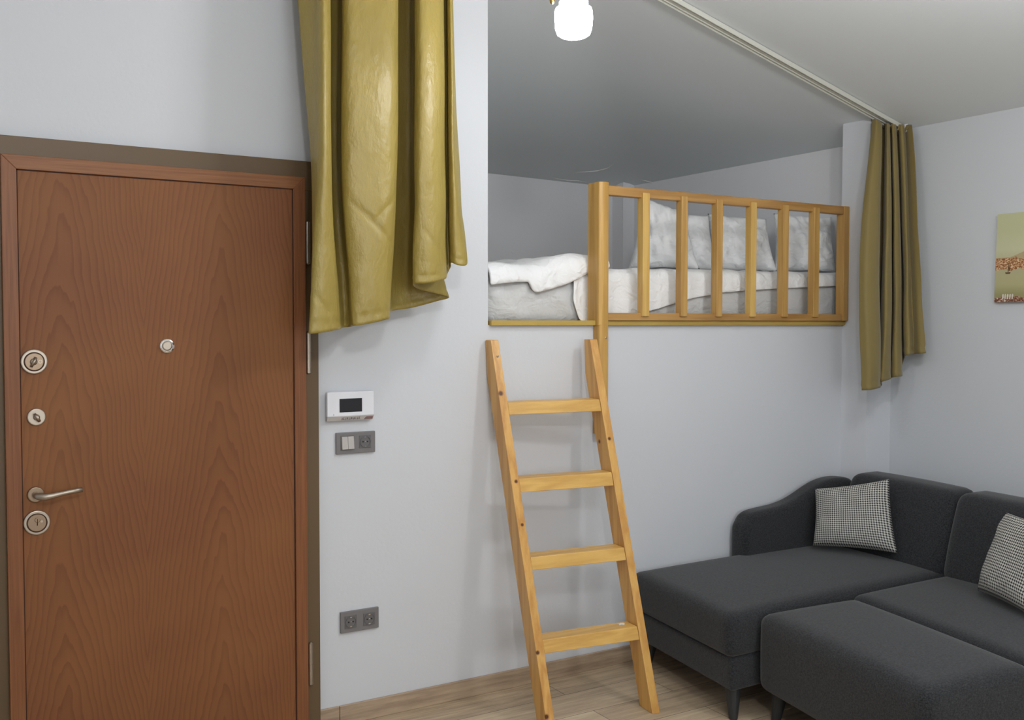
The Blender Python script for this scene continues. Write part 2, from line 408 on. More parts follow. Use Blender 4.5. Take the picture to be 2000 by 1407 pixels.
# thin ridges of peeling plaster where the loft ceiling meets its walls
ceil = bpy.data.objects['ceiling']
for pts_ in [[(3.924, 5.91, 1.021), (3.993, 5.923, 1.017), (4.078, 5.931, 1.014), (4.145, 5.912, 1.016), (4.254, 5.926, 1.011)], [(4.511, 5.678, 1.026), (4.562, 5.655, 1.013), (4.626, 5.63, 0.996), (4.671, 5.627, 0.985), (4.716, 5.658, 0.973)], [(4.672, 5.472, 0.984), (4.663, 5.317, 0.987), (4.662, 5.176, 0.987), (4.641, 5.013, 0.992), (4.625, 4.899, 0.997), (4.631, 4.807, 0.995), (4.669, 4.758, 0.985)], [(4.024, 5.777, 1.048), (4.101, 5.745, 1.053), (4.173, 5.703, 1.061), (4.207, 5.642, 1.073), (4.195, 5.545, 1.095)]]:
    bm = bmesh.new(); n_ = len(pts_)
    tube(bm, [(x, y, z-.003) for x, y, z in pts_], [.0005]+[.0035]*(n_-2)+[.0005], 6)
    build('plaster_ridge', bm, M['plaster_w'], ceil)
build('floor_loft', B(XJ-.1, XN+.05, YW+.2, YB+.05, -.2, -.012), M['trim'], origin=(3, 4, -.2), kind='structure')
# skirting with a joint, and the timber trim of the loft edge
bm = bmesh.new(); box(bm, 1.365, 1.452, YW-.012, YW, FL, -1.522); box(bm, 1.454, XC, YW-.012, YW, FL, -1.522)
build('baseboard_back', bm, M['skirting'], origin=(1.4, YW, FL), kind='structure', mods=[BEV(.002, 1)])
build('trim_1', B(XJ+.006, XC-.002, YW-.022, YW+.07, -.0135, .0085), M['trim'], origin=(XJ, YW, 0), kind='structure', mods=[BEV(.0015, 1)])

# ------------------------------------------------------------------ entrance door
door = empty('door_1', (.79, 3.68, FL), 'brown veneered steel entrance door with round locks beside the curtain', 'door', kind='structure')
D = lambda n, bm, m, par=door, **k: build(n, bm, m, par, **k)
cas = bmesh.new()
yc0 = 3.672
box(cas, .205, .30, yc0, 3.80, FL, .50); box(cas, 1.27, 1.364, yc0, 3.80, FL, .50); box(cas, .205, 1.364, yc0, 3.80, .50, .61)
bmesh.ops.remove_doubles(cas, verts=cas.verts, dist=1e-5)
D('casing', cas, M['casing'], mods=[BEV(.002, 2)])
x0, x1, zt, zb, t = .282, 1.306, .545, FL+.006, .046
yf, yp = 3.644, 3.652
D('leaf', B(x0+.004, x1-.004, yp, 3.671, zb, zt-.004), M['veneer'])
fr = bmesh.new()
hexa(fr, [(x0, yf, zb), (x0+t, yf, zb), (x0+t, 3.670, zb), (x0, 3.670, zb)], [(x0, yf, zt), (x0+t, yf, zt-t), (x0+t, 3.670, zt-t), (x0, 3.670, zt)])
D('edge_frame', fr, M['frame_v'], mods=[BEV(.0015, 2)])
fr = bmesh.new()
hexa(fr, [(x1-t, yf, zb), (x1, yf, zb), (x1, 3.670, zb), (x1-t, 3.670, zb)], [(x1-t, yf, zt-t), (x1, yf, zt), (x1, 3.670, zt), (x1-t, 3.670, zt-t)])
D('edge_frame', fr, M['frame_v'], mods=[BEV(.0015, 2)])
fr = bmesh.new()
hexa(fr, [(x0+t, yf, zt-t), (x1-t, yf, zt-t), (x1-t, 3.670, zt-t), (x0+t, 3.670, zt-t)], [(x0, yf, zt), (x1, yf, zt), (x1, 3.670, zt), (x0, 3.670, zt)])
D('edge_frame', fr, M['frame_h'], mods=[BEV(.0015, 2)])
gr = bmesh.new(); w_ = .0035; gy0, gy1 = yp-.0006, yp+.002
box(gr, x0+t, x0+t+w_, gy0, gy1, zb, zt-t); box(gr, x1-t-w_, x1-t, gy0, gy1, zb, zt-t); box(gr, x0+t, x1-t, gy0, gy1, zt-t-w_, zt-t)
D('groove', gr, M['groove'])
def disc(r, h, x, z, y=yp, inset=None):
    bm = bmesh.new(); lathe(bm, [(r, 0), (r, h*.6), (r-.0015, h*.9), (r-.004, h)], (x, y, z), 'y', 48); return bm
for (x, z) in ((.371, -.131), (.371, -.667)):
    lk = D('lock_escutcheon', disc(.0415, .009, x, z), M['nickel'], smooth=False, mods=[])
    bm = bmesh.new(); lathe(bm, [(.0320, .0085), (.0320, .0094), (.0285, .0094), (.0285, .0085)], (x, yp, z), 'y', 48, cap=False)
    D('groove_ring', bm, M['groove'], lk)
    bm = bmesh.new(); lathe(bm, [(.0285, .0075), (.0285, .0098), (.027, .0108)], (x, yp, z), 'y', 40)
    D('core_plate', bm, M['nickel_warm'], lk)
    if z > -.3:
        bm = bmesh.new(); lathe(bm, [(.011, .0), (.011, .006), (.008, .010)], (x-.002, yp-.010, z), 'y', 24)
        a, c = math.cos(1.1), math.sin(1.1)
        tube(bm, [(x-.010, yp-.020, z-.016), (x-.002, yp-.026, z), (x+.004, yp-.020, z+.014)], [.004, .006, .005], 10)
        D('turn_knob', bm, M['nickel'], lk, smooth=True)
        bm = bmesh.new(); lathe(bm, [(.006, .010), (.006, .0112), (.004, .0112), (.004, .010)], (x+.018, yp, z+.0), 'y', 16, cap=False)
        D('screw', bm, M['nickel'], lk)
    else:
        bm = bmesh.new(); lathe(bm, [(.0085, .0), (.0085, .004), (.007, .005)], (x+.001, yp-.010, z+.010), 'y', 24)
        D('key_cylinder', bm, M['nickel_warm'], lk)
        D('keyway', B(x, x+.002, yp-.0155, yp-.011, z-.008, z+.014), M['dark'], lk)
        bm = bmesh.new(); lathe(bm, [(.004, 0), (.004, .001)], (x+.014, yp-.0105, z+.004), 'y', 14); D('screw', bm, M['nickel'], lk)
lk = D('deadbolt_rosette', disc(.029, .008, .375, -.315), M['nickel'])
bm = bmesh.new(); lathe(bm, [(.010, 0), (.010, .008), (.007, .012)], (.375, yp-.008, -.315), 'y', 24)
tube(bm, [(.368, yp-.022, -.303), (.376, yp-.028, -.315), (.382, yp-.022, -.328)], [.0045, .0065, .005], 10)
D('turn_knob', bm, M['nickel'], lk, smooth=True)
lk = D('handle_rosette', disc(.0265, .009, .369, -.573), M['nickel_warm'])
bm = bmesh.new(); pts = [(.369, yp-.008, -.573), (.369, yp-.030, -.573), (.374, yp-.046, -.574), (.392, yp-.054, -.576), (.415, yp-.055, -.573), (.445, yp-.053, -.568), (.475, yp-.052, -.564), (.506, yp-.052, -.561)]
tube(bm, pts, [.011, .0105, .0115, .0125, .0105, .0085, .0085, .0085], 16)
D('lever', bm, M['nickel'], lk, smooth=True)
bm = bmesh.new(); lathe(bm, [(.0245, 0), (.0245, .006), (.020, .008), (.019, .003)], (.797, yp, -.084), 'y', 40); pe = D('peephole', bm, M['chrome'], smooth=False)
bm = bmesh.new(); lathe(bm, [(.0185, .002), (.0185, .004), (.013, .007), (.0125, .007)], (.797, yp, -.084), 'y', 32); D('lens_cover', bm, M['nickel'], pe, smooth=False)
for (zt_, zb_) in ((.383, .219), (-.036, -.197), (-1.231, -1.398)):
    zm = (zt_+zb_)/2; bm = bmesh.new(); X = 1.319; Y = 3.6585
    lathe(bm, [(.004, zb_), (.0100, zb_+.004), (.0105, zm-.0015), (.0085, zm-.0014), (.0085, zm+.0014), (.0105, zm+.0015), (.0100, zt_-.004), (.004, zt_)], (X, Y, 0), 'z', 24)
    h = D('hinge', bm, M['nickel'], smooth=False)

# ------------------------------------------------------------------ wall devices
yw = YW
ic = empty('intercom', (1.495, yw, -.386), 'white wall intercom with small black screen and key row', 'intercom')
I = lambda n, bm, m, par=ic, **k: build(n, bm, m, par, **k)
xa, xb, zt, zb = 1.402, 1.598, -.272, -.386
body = bmesh.new(); box(body, xa+.018, xb-.022, yw-.012, yw, zb+.012, zt-.012)
I('back_box', body, M['white_plastic'])
bm = B(xa, xb, yw-.030, yw-.012, zb+.018, zt); I('front_plate', bm, M['white_plastic'], mods=[BEV(.003, 3)])
bm = bmesh.new(); hexa(bm, [(xa, yw-.024, zb), (xb-.004, yw-.024, zb), (xb-.004, yw-.012, zb), (xa, yw-.012, zb)], [(xa, yw-.031, zb+.0185), (xb, yw-.031, zb+.0185), (xb, yw-.012, zb+.0185), (xa, yw-.012, zb+.0185)])
I('key_strip', bm, M['silver_plastic'], mods=[BEV(.001, 1)])
I('screen', B(1.452, 1.546, yw-.0312, yw-.029, -.352, -.299), M['black'])
I('indicator', B(1.4275, 1.429, yw-.0305, yw-.029, -.364, -.357), M['ink'])
for k in range(5):
    bx = 1.462+k*.0165; bm = bmesh.new(); yy = yw-.0295
    for (u0, u1, v0, v1) in ((0, .0008, 0, .011),):
        box(bm, bx+u0, bx+u1, yy, yy+.004, zb+.004+v0, zb+.004+v1)
    box(bm, bx+.004, bx+.011, yy, yy+.004, zb+.006, zb+.0072); box(bm, bx+.004, bx+.011, yy, yy+.004, zb+.012, zb+.0132)
    box(bm, bx+.004+(k % 3)*.002, bx+.0055+(k % 3)*.002, yy, yy+.004, zb+.006, zb+.0132)
    I('key', bm, M['ink'])
bm = bmesh.new(); yy = yw-.030
hexa(bm, [(1.556, yy, zb+.004), (1.590, yy, zb+.004), (1.590, yy+.004, zb+.004), (1.556, yy+.004, zb+.004)], [(1.566, yy-.0018, zb+.013), (1.592, yy-.0018, zb+.013), (1.592, yy+.004, zb+.013), (1.566, yy+.004, zb+.013)])
I('maker_mark', bm, M['ink_red'])

def socket_insert(par, cx, cz_, y0, s=.0255):
    bm = bmesh.new(); box(bm, cx-s, cx+s, y0-.002, y0+.002, cz_-s, cz_+s)
    so = build('socket_insert', bm, M['grey_plastic2'], par, mods=[BEV(.0008, 1)])
    bm = bmesh.new(); lathe(bm, [(.0225, 0), (.0225, .004), (.0205, .004), (.0195, -.001)], (cx, y0-.001, cz_), 'y', 36)
    build('socket_rim', bm, M['grey_plastic2'], so)
    bm = bmesh.new()
    for dx in (-.0095, .0095): lathe(bm, [(.003, .0), (.003, .0022)], (cx+dx, y0-.001, cz_), 'y', 14)
    build('pin_hole', bm, M['dark'], so)
    bm = bmesh.new()
    for dz in (-.018, .018): box(bm, cx-.004, cx+.004, y0-.004, y0-.001, cz_+dz-.0022, cz_+dz+.0022)
    lathe(bm, [(.0025, 0), (.0025, .0024)], (cx, y0-.001, cz_+.001), 'y', 12)
    build('earth_clip', bm, M['chrome'], so)
sw = empty('light_switch', (1.527, yw, -.52), 'grey double rocker light switch combined with a power socket under the intercom', 'switch')
build('frame_plate', B(1.445, 1.610, yw-.012, yw, -.519, -.434), M['grey_plastic'], sw, mods=[BEV(.002, 2)])
build('rocker_surround', B(1.463, 1.520, yw-.014, yw-.010, -.503, -.447), M['grey_plastic2'], sw)
for k in range(2):
    bm = bmesh.new(); a = 1.4665+k*.0256
    hexa(bm, [(a, yw-.022, -.500), (a+.0248, yw-.022, -.500), (a+.0248, yw-.012, -.500), (a, yw-.012, -.500)], [(a, yw-.016, -.450), (a+.0248, yw-.016, -.450), (a+.0248, yw-.012, -.450), (a, yw-.012, -.450)])
    build('rocker', bm, M['silver_plastic'], sw, mods=[BEV(.001, 1)])
socket_insert(sw, 1.566, -.4745, yw-.012)
so = empty('wall_socket', (1.54, yw, -1.232), 'grey double power socket low on the wall above the skirting', 'socket')
build('frame_plate', B(1.459, 1.622, yw-.012, yw, -1.232, -1.148), M['grey_plastic'], so, mods=[BEV(.002, 2)])
socket_insert(so, 1.501, -1.190, yw-.012); socket_insert(so, 1.580, -1.190, yw-.012)

# ------------------------------------------------------------------ loft railing
rl = empty('loft_railing', (2.75, 3.69, -.5), 'varnished wooden guard rail with slats along the loft bed edge', 'railing')
yF = 3.655
bm = bmesh.new()        # post: rounded front, cut back below the loft floor where it meets the wall
def post_sec(y1):
    a, b_ = 2.686, 2.742; r = (b_-a)/2; pts = [(a, y1)]
    for k in range(9):
        th = math.pi - math.pi*k/8
        pts.append((a+r+r*math.cos(th), yF+.012-.012*math.sin(th)))
    pts.append((b_, y1)); return pts
def loftsec(bm, secs):
    rings = [[bm.verts.new((x, y, z)) for x, y in s] for s, z in secs]
    for a, b_ in zip(rings, rings[1:]):
        for i in range(len(a)): bm.faces.new((a[i], a[(i+1) % len(a)], b_[(i+1) % len(a)], b_[i]))
    bm.faces.new(rings[0][::-1]); bm.faces.new(rings[-1])
def post_low(shrink):
    return [(2.686+.004+(x-2.686)*.93, min(y, 3.708)) for x, y in post_sec(3.708)]
loftsec(bm, [(post_low(0), -.505), (post_low(0), -.40), (post_low(0), -.012), (post_sec(3.708), -.0115), (post_sec(3.708), .009), (post_sec(3.745), .0092), (post_sec(3.745), .628), (post_sec(3.743), .632)])
build('post', bm, M['pine_post'], rl, smooth=False)
build('top_rail', B(2.742, 4.349, 3.674, 3.716, .578, .621), M['pine_brown'], rl, mods=[BEV(.003, 2)])
build('bottom_rail', B(2.742, 4.349, 3.674, 3.716, .0085, .044), M['pine_brown'], rl, mods=[BEV(.003, 2)])
k1, k2 = pine('slat_light', 'z', lin(222, 186, 108), lin(200, 158, 84)), pine('slat_brown', 'z', lin(200, 160, 94), lin(174, 132, 72))
for i, (a, b_) in enumerate(((2.938, 2.979), (3.171, 3.211), (3.396, 3.435), (3.624, 3.662), (3.847, 3.888), (4.074, 4.114))):
    build('slat', B(a, b_, 3.662, 3.704, .028, .600), (k1, k2, k2, k1, k2, k2)[i], rl, mods=[BEV(.003, 2)])
build('end_post', B(4.309, 4.3495, 3.668, 3.722, .0085, .6215), k2, rl, mods=[BEV(.003, 2)])
bm = bmesh.new(); lathe(bm, [(.005, 0), (.005, .0012), (.003, .002)], (2.722, yF+.001, -.070), 'y', 16); build('screw', bm, M['nickel'], rl)

# ------------------------------------------------------------------ ladder
LO = Vector((2.117, 3.208, FL)); LA = .1271
Lu = Vector((math.cos(LA), -math.sin(LA), 0)); Lv = Vector((math.sin(LA), math.cos(LA), 0)); Lz = Vector((0, 0, 1))
LS, LT, LD, LW, LCUT, LTOP, LK = .288, .0363, .0987, .4750, .4950, -.075, -.0375
lad = empty('ladder', tuple(LO), 'varnished pine ladder with four wide treads leaning on the wall', 'ladder')
def stringer(off, kn, cols):
    h = LTOP - FL; hc = (LCUT-LD)/LS
    prof = [(0, 0), (LS*h, h), (LCUT, h), (LCUT, hc), (LD, 0)]
    bm = bmesh.new()
    L = [bm.verts.new(LO + Lu*(off+LK*b_) + Lv*a + Lz*b_) for a, b_ in prof]; R_ = [bm.verts.new(LO + Lu*(off+LT+LK*b_) + Lv*a + Lz*b_) for a, b_ in prof]
    bm.faces.new(L); bm.faces.new(R_[::-1])
    for i in range(5): bm.faces.new((L[i], L[(i+1) % 5], R_[(i+1) % 5], R_[i]))
    build('stringer', bm, pine('ladder_stringer', 'z', *cols, knots=[(x-LO.x, y-LO.y, z-FL, r) for x, y, z, r in kn], lean=.28), lad, mods=[BEV(.0025, 2)])
stringer(0, [(2.127, 3.585, -.296, .014), (2.138, 3.481, -.652, .010), (2.137, 3.431, -.822, .009), (2.123, 3.292, -1.306, .011), (2.121, 3.225, -1.54, .013)], (lin(226, 176, 100), lin(196, 138, 70)))
stringer(LW, [(2.601, 3.465, -.502, .010), (2.592, 3.532, -.521, .013)], (lin(224, 176, 100), lin(198, 142, 74)))
tread_m = pine('ladder_tread', 'x', lin(228, 184, 104), lin(206, 158, 82))
for i, (z1, z0) in enumerate(((-.334, -.385), (-.641, -.697), (-.949, -1.000), (-1.262, -1.314))):
    P = lambda u_, z, back: LO + Lu*(u_+LK*(z-FL)) + Lv*(LS*(z-FL)-.0015+back) + Lz*(z-FL)
    ua, ub, bk = LT-.001, LW-.003, .096
    bm = bmesh.new()
    hexa(bm, [P(ua, z0, 0), P(ub, z0, 0), P(ub, z0, bk), P(ua, z0, bk)], [P(ua, z1, 0), P(ub, z1, 0), P(ub, z1, bk-.014), P(ua, z1, bk-.014)])
    build('tread', bm, tread_m, lad, mods=[BEV(.003, 2)])
bm = bmesh.new(); lathe(bm, [(.005, 0), (.005, .0025), (.003, .003)], (2.137, 3.628, -.142), 'y', 14); build('screw', bm, M['nickel'], lad)
# scrap of torn white paper stuck on the lowest tread
bm = bmesh.new()
pts = [(-.018, -.012), (-.004, -.006), (.002, -.016), (.016, -.004), (.020, .010), (.006, .016), (-.004, .008), (-.012, .014), (-.010, .002)]
f = [bm.verts.new((2.545+x, 3.303+y, -1.2612)) for x, y in pts]; bm.faces.new(f)
tag(build('paper_scrap', bm, M['paper'], mods=[('SOLIDIFY', dict(thickness=.0008, offset=1))]), 'torn scrap of white paper lying on the lowest ladder tread', 'paper')

# ------------------------------------------------------------------ curtain rail and curtains
def rail_z(x): return 1.003+SL*(XN-x)
rr = empty('curtain_rail', (3.0, 3.47, rail_z(3.0)-.03), 'white aluminium curtain track running along the sloping ceiling', 'curtain rail')
def slab(xa, xb, y0, y1, d0, d1):
    bm = bmesh.new()
    hexa(bm, [(xa, y0, rail_z(xa)-d1), (xb, y0, rail_z(xb)-d1), (xb, y1, rail_z(xb)-d1), (xa, y1, rail_z(xa)-d1)],
         [(xa, y0, rail_z(xa)-d0), (xb, y0, rail_z(xb)-d0), (xb, y1, rail_z(xb)-d0), (xa, y1, rail_z(xa)-d0)])
    return bm
ra, rb = 1.05, 4.505
rw = mat('track_white', lin(206, 206, 196), .4)[0]
build('track', slab(ra, rb, 3.440, 3.500, .003, .016), rw, rr)
for y0 in (3.440, 3.457, 3.481, 3.497):
    build('track_lip', slab(ra, rb, y0, y0+.003 if y0 > 3.45 else y0+.004, .016, .026 if y0 in (3.440, 3.497) else .022), rw, rr)
build('end_cap', slab(4.480, 4.520, 3.415, 3.504, .002, .040), M['white_plastic'], rr)
def spline(P, s):
    n = len(P)-1; t = s*n; i = min(int(t), n-1); f = t-i
    p0, p1, p2, p3 = P[max(i-1, 0)], P[i], P[i+1], P[min(i+2, n)]
    return tuple(.5*((2*b)+(-a+c)*f+(2*a-5*b+4*c-d)*f*f+(-a+3*b-3*c+d)*f**3) for a, b, c, d in zip(p0, p1, p2, p3))
def curtain(name, K, ytop, xshift, matl, label, ztopf, xmax=99, hem=.045, seed=1, creases=()):
    """K rows: points at top, mid and hem for every fold line, from left to right"""
    rnd = random.Random(seed); NS, NT = len(K)*9, 110; bm = bmesh.new(); g = []
    A = [k[0] for k in K]; Bm = [k[1] for k in K]; C_ = [k[2] for k in K]
    ph = [rnd.uniform(0, 6.28) for _ in range(9)]
    for i in range(NS+1):
        s = i/NS; a, b_, c = (Vector(spline(P, s)) for P in (A, Bm, C_)); col = []
        zt = None
        # extrapolate the fold line upward to the rail
        d = (a-b_); k = 0
        top = a.copy()
        for _ in range(3):
            want = ztopf(top.x); k = (want-a.z)/max(.05, d.z); top = a + d*k
        top.y = ytop + (top.y-ytop)*.55
        for j in range(NT+1):
            t = j/NT
            # piecewise smooth through top, a, b, c
            seg = [(0, top), (.12 if k > .05 else .04, a), (.55, b_), (1, c)]
            q = [p for _, p in seg]; ts = [u for u, _ in seg]
            for m_ in range(3):
                if t <= ts[m_+1] or m_ == 2:
                    f = (t-ts[m_])/(ts[m_+1]-ts[m_]); f = max(0, min(1, f))
                    def tan(n_):
                        if n_ in (0, 3): return None
                        return (q[n_+1]-q[n_-1])/(ts[n_+1]-ts[n_-1])
                    h = ts[m_+1]-ts[m_]
                    t0 = tan(m_) or (q[m_+1]-q[m_])/h; t1 = tan(m_+1) or (q[m_+1]-q[m_])/h
                    p = q[m_]*(2*f**3-3*f**2+1)+t0*h*(f**3-2*f**2+f)+q[m_+1]*(-2*f**3+3*f**2)+t1*h*(f**3-f**2)
                    break
            amp = .004*t
            p.y += amp*math.sin(9*s*len(K)/6+5*t+ph[0])*math.sin(11*t+ph[1]+2*s)
            p.x += .002*t*math.sin(17*t+ph[2]+6*s)
            L = (top-c).length; dist = (1-t)*L
            if abs(dist-hem) < .017: p.y += .0042*(1-abs(dist-hem)/.017)*(1+.6*math.sin(s*190))
            for (ax_, az_, bx_, bz_, dep, wd) in creases:
                tt = ((p.x-ax_)*(bx_-ax_)+(p.z-az_)*(bz_-az_))/((bx_-ax_)**2+(bz_-az_)**2)
                if 0 < tt < 1 and p.y < 3.41:
                    dd = math.hypot(p.x-ax_-(bx_-ax_)*tt, p.z-az_-(bz_-az_)*tt)
                    p.y += dep*math.exp(-(dd/wd)**2)*math.sin(tt*math.pi)**.5
            p.x = min(p.x, xmax); col.append(bm.verts.new(p))
        g.append(col)
    for i in range(NS):
        for j in range(NT): bm.faces.new((g[i][j], g[i+1][j], g[i+1][j+1], g[i][j+1]))
    o = build(name, bm, matl, smooth=True, mods=[('SOLIDIFY', dict(thickness=.003, offset=0))])
    return tag(o, label, 'curtain')
CL=[
 ((1.247, 3.54, 1.166), (1.293, 3.54, 0.562), (1.287, 3.52, -0.019)),
 ((1.275, 3.46, 1.149), (1.269, 3.44, 0.547), (1.241, 3.42, -0.033)),
 ((1.27, 3.4, 1.132), (1.259, 3.38, 0.538), (1.217, 3.36, -0.04)),
 ((1.28, 3.37, 1.125), (1.274, 3.355, 0.536), (1.264, 3.35, -0.036)),
 ((1.314, 3.4, 1.139), (1.31, 3.39, 0.544), (1.322, 3.38, -0.028)),
 ((1.331, 3.45, 1.155), (1.331, 3.45, 0.553), (1.353, 3.42, -0.025)),
 ((1.372, 3.57, 1.194), (1.369, 3.57, 0.572), (1.377, 3.46, -0.021)),
 ((1.413, 3.6, 1.209), (1.409, 3.6, 0.579), (1.397, 3.48, -0.019)),
 ((1.444, 3.58, 1.209), (1.436, 3.57, 0.577), (1.409, 3.46, -0.017)),
 ((1.386, 3.46, 1.167), (1.376, 3.45, 0.557), (1.4, 3.42, -0.015)),
 ((1.376, 3.405, 1.15), (1.37, 3.4, 0.55), (1.396, 3.39, -0.013)),
 ((1.416, 3.385, 1.152), (1.409, 3.375, 0.55), (1.419, 3.37, -0.01)),
 ((1.491, 3.375, 1.161), (1.484, 3.365, 0.554), (1.471, 3.365, -0.0)),
 ((1.552, 3.385, 1.174), (1.541, 3.375, 0.56), (1.514, 3.385, 0.009)),
 ((1.591, 3.43, 1.193), (1.58, 3.42, 0.569), (1.547, 3.42, 0.015)),
 ((1.618, 3.5, 1.216), (1.606, 3.5, 0.582), (1.587, 3.5, 0.035)),
 ((1.659, 3.6, 1.25), (1.648, 3.6, 0.598), (1.637, 3.58, 0.045)),
 ((1.719, 3.62, 1.266), (1.71, 3.62, 0.605), (1.728, 3.6, 0.058)),
 ((1.756, 3.6, 1.266), (1.754, 3.6, 0.606), (1.82, 3.58, 0.083)),
 ((1.723, 3.54, 1.244), (1.716, 3.53, 0.594), (1.859, 3.54, 0.101)),
 ((1.677, 3.46, 1.215), (1.67, 3.45, 0.58), (1.697, 3.46, 0.125)),
 ((1.66, 3.42, 1.202), (1.651, 3.41, 0.574), (1.639, 3.41, 0.142)),
 ((1.664, 3.385, 1.193), (1.657, 3.375, 0.569), (1.662, 3.38, 0.145)),
 ((1.71, 3.38, 1.199), (1.706, 3.37, 0.573), (1.709, 3.37, 0.151)),
 ((1.766, 3.41, 1.216), (1.769, 3.41, 0.583), (1.775, 3.41, 0.166)),
 ((1.82, 3.5, 1.25), (1.825, 3.5, 0.599), (1.818, 3.48, 0.189)),
 ((1.833, 3.5, 1.252), (1.839, 3.5, 0.6), (1.832, 3.48, 0.215)),
 ((1.809, 3.45, 1.234), (1.811, 3.44, 0.59), (1.812, 3.43, 0.23)),
 ((1.807, 3.42, 1.226), (1.811, 3.41, 0.586), (1.827, 3.4, 0.219)),
 ((1.831, 3.45, 1.238), (1.838, 3.44, 0.592), (1.874, 3.42, 0.226)),
 ((1.89, 3.56, 1.277), (1.908, 3.54, 0.611), (1.922, 3.52, 0.295)),
]
CR=[
 ((4.274, 3.47, 1.012), (4.133, 3.42, 0.336), (4.114, 3.38, -0.341)),
 ((4.272, 3.44, 1.007), (4.146, 3.38, 0.334), (4.13, 3.34, -0.337)),
 ((4.311, 3.44, 1.011), (4.227, 3.38, 0.337), (4.211, 3.35, -0.33)),
 ((4.382, 3.5, 1.028), (4.343, 3.47, 0.346), (4.328, 3.44, -0.334)),
 ((4.415, 3.5, 1.031), (4.384, 3.48, 0.348), (4.353, 3.45, -0.324)),
 ((4.364, 3.46, 1.02), (4.321, 3.43, 0.343), (4.278, 3.41, -0.309)),
 ((4.342, 3.43, 1.012), (4.286, 3.38, 0.339), (4.247, 3.36, -0.3)),
 ((4.371, 3.44, 1.017), (4.338, 3.39, 0.342), (4.315, 3.37, -0.29)),
 ((4.434, 3.49, 1.032), (4.44, 3.47, 0.35), (4.383, 3.42, -0.292)),
 ((4.451, 3.49, 1.033), (4.457, 3.47, 0.35), (4.395, 3.42, -0.289)),
 ((4.391, 3.44, 1.019), (4.371, 3.4, 0.343), (4.347, 3.38, -0.283)),
 ((4.394, 3.43, 1.018), (4.369, 3.38, 0.342), (4.351, 3.355, -0.277)),
 ((4.423, 3.44, 1.022), (4.41, 3.39, 0.344), (4.407, 3.37, -0.274)),
 ((4.487, 3.49, 1.037), (4.514, 3.47, 0.352), (4.484, 3.43, -0.247)),
 ((4.508, 3.49, 1.039), (4.505, 3.45, 0.351), (4.477, 3.41, -0.187)),
 ((4.447, 3.44, 1.025), (4.435, 3.39, 0.345), (4.411, 3.36, -0.171)),
 ((4.45, 3.42, 1.022), (4.424, 3.36, 0.343), (4.412, 3.33, -0.164)),
 ((4.496, 3.44, 1.03), (4.461, 3.37, 0.345), (4.46, 3.335, -0.163)),
 ((4.478, 3.41, 1.023), (4.441, 3.33, 0.342), (4.44, 3.29, -0.159)),
 ((4.471, 3.38, 1.017), (4.441, 3.3, 0.34), (4.458, 3.27, -0.156)),
]
curtain('curtain', CL, 3.47, 0, M['satin'], 'gold satin curtain hanging in front of the door hinges', lambda x: rail_z(x)-.03,
        creases=[(1.375, .44, 1.56, .27, .008, .010), (1.46, .36, 1.565, .47, .006, .009), (1.23, .10, 1.30, .02, .006, .012), (1.65, .36, 1.77, .24, .004, .012)])
curtain('curtain', CR, 3.47, 0, M['olive'], 'olive curtain gathered at the right end of the track', lambda x: rail_z(x)-.045, xmax=4.530, hem=.03, seed=5)

# ------------------------------------------------------------------ pendant lamp
lamp = empty('pendant_lamp', (1.945, 2.80, 1.62), 'lit hanging lamp with a glowing white glass and brass fittings', 'lamp')
LD_ = Vector((-.325, -.45, 0)); L0 = Vector((1.945, 2.80, 0)); zc_ = rail_z(1.945)-.01
for k in range(1):
    LX, LY, _ = L0 + LD_*k
    bm = bmesh.new(); lathe(bm, [(.012, .9530), (.03, .9545), (.045, .960), (.055, .967), (.0615, .985), (.0640, 1.015), (.0635, 1.042), (.060, 1.052), (.048, 1.058)], (LX, LY, 0), 'z', 48)
    build('lamp_glass', bm, M['glow'], lamp, smooth=True)
    bm = bmesh.new(); lathe(bm, [(.048, 1.0585), (.050, 1.075), (.03, 1.105), (.022, 1.13), (.022, 1.17)], (LX, LY, 0), 'z', 32); build('socket_cup', bm, M['white_plastic'], lamp, smooth=True)
    bm = bmesh.new(); tube(bm, [(LX, LY, 1.16), (LX, LY, zc_-.02)], .007); build('stem', bm, M['brass'], lamp)
    rx, ry = .854, -.52
    for s_, dz in ((-.072, 0), (.084, .016)):
        cx, cy = LX+rx*s_, LY+ry*s_
        bm = bmesh.new(); lathe(bm, [(.002, 1.066+dz), (.0075, 1.071+dz), (.0095, 1.082+dz), (.006, 1.094+dz), (.004, 1.13)], (cx, cy, 0), 'z', 18)
        tube(bm, [(cx, cy, 1.125), (cx-rx*s_*.5, cy-ry*s_*.5, 1.15), (LX+rx*s_*.2, LY+ry*s_*.2, 1.155)], .004, 8)
        build('finial', bm, M['brass'], lamp, smooth=True)
bm = bmesh.new(); lathe(bm, [(.06, zc_-.045), (.065, zc_-.03), (.065, zc_+.02)], (L0.x, L0.y, 0), 'z', 32); build('canopy', bm, M['brass'], lamp)

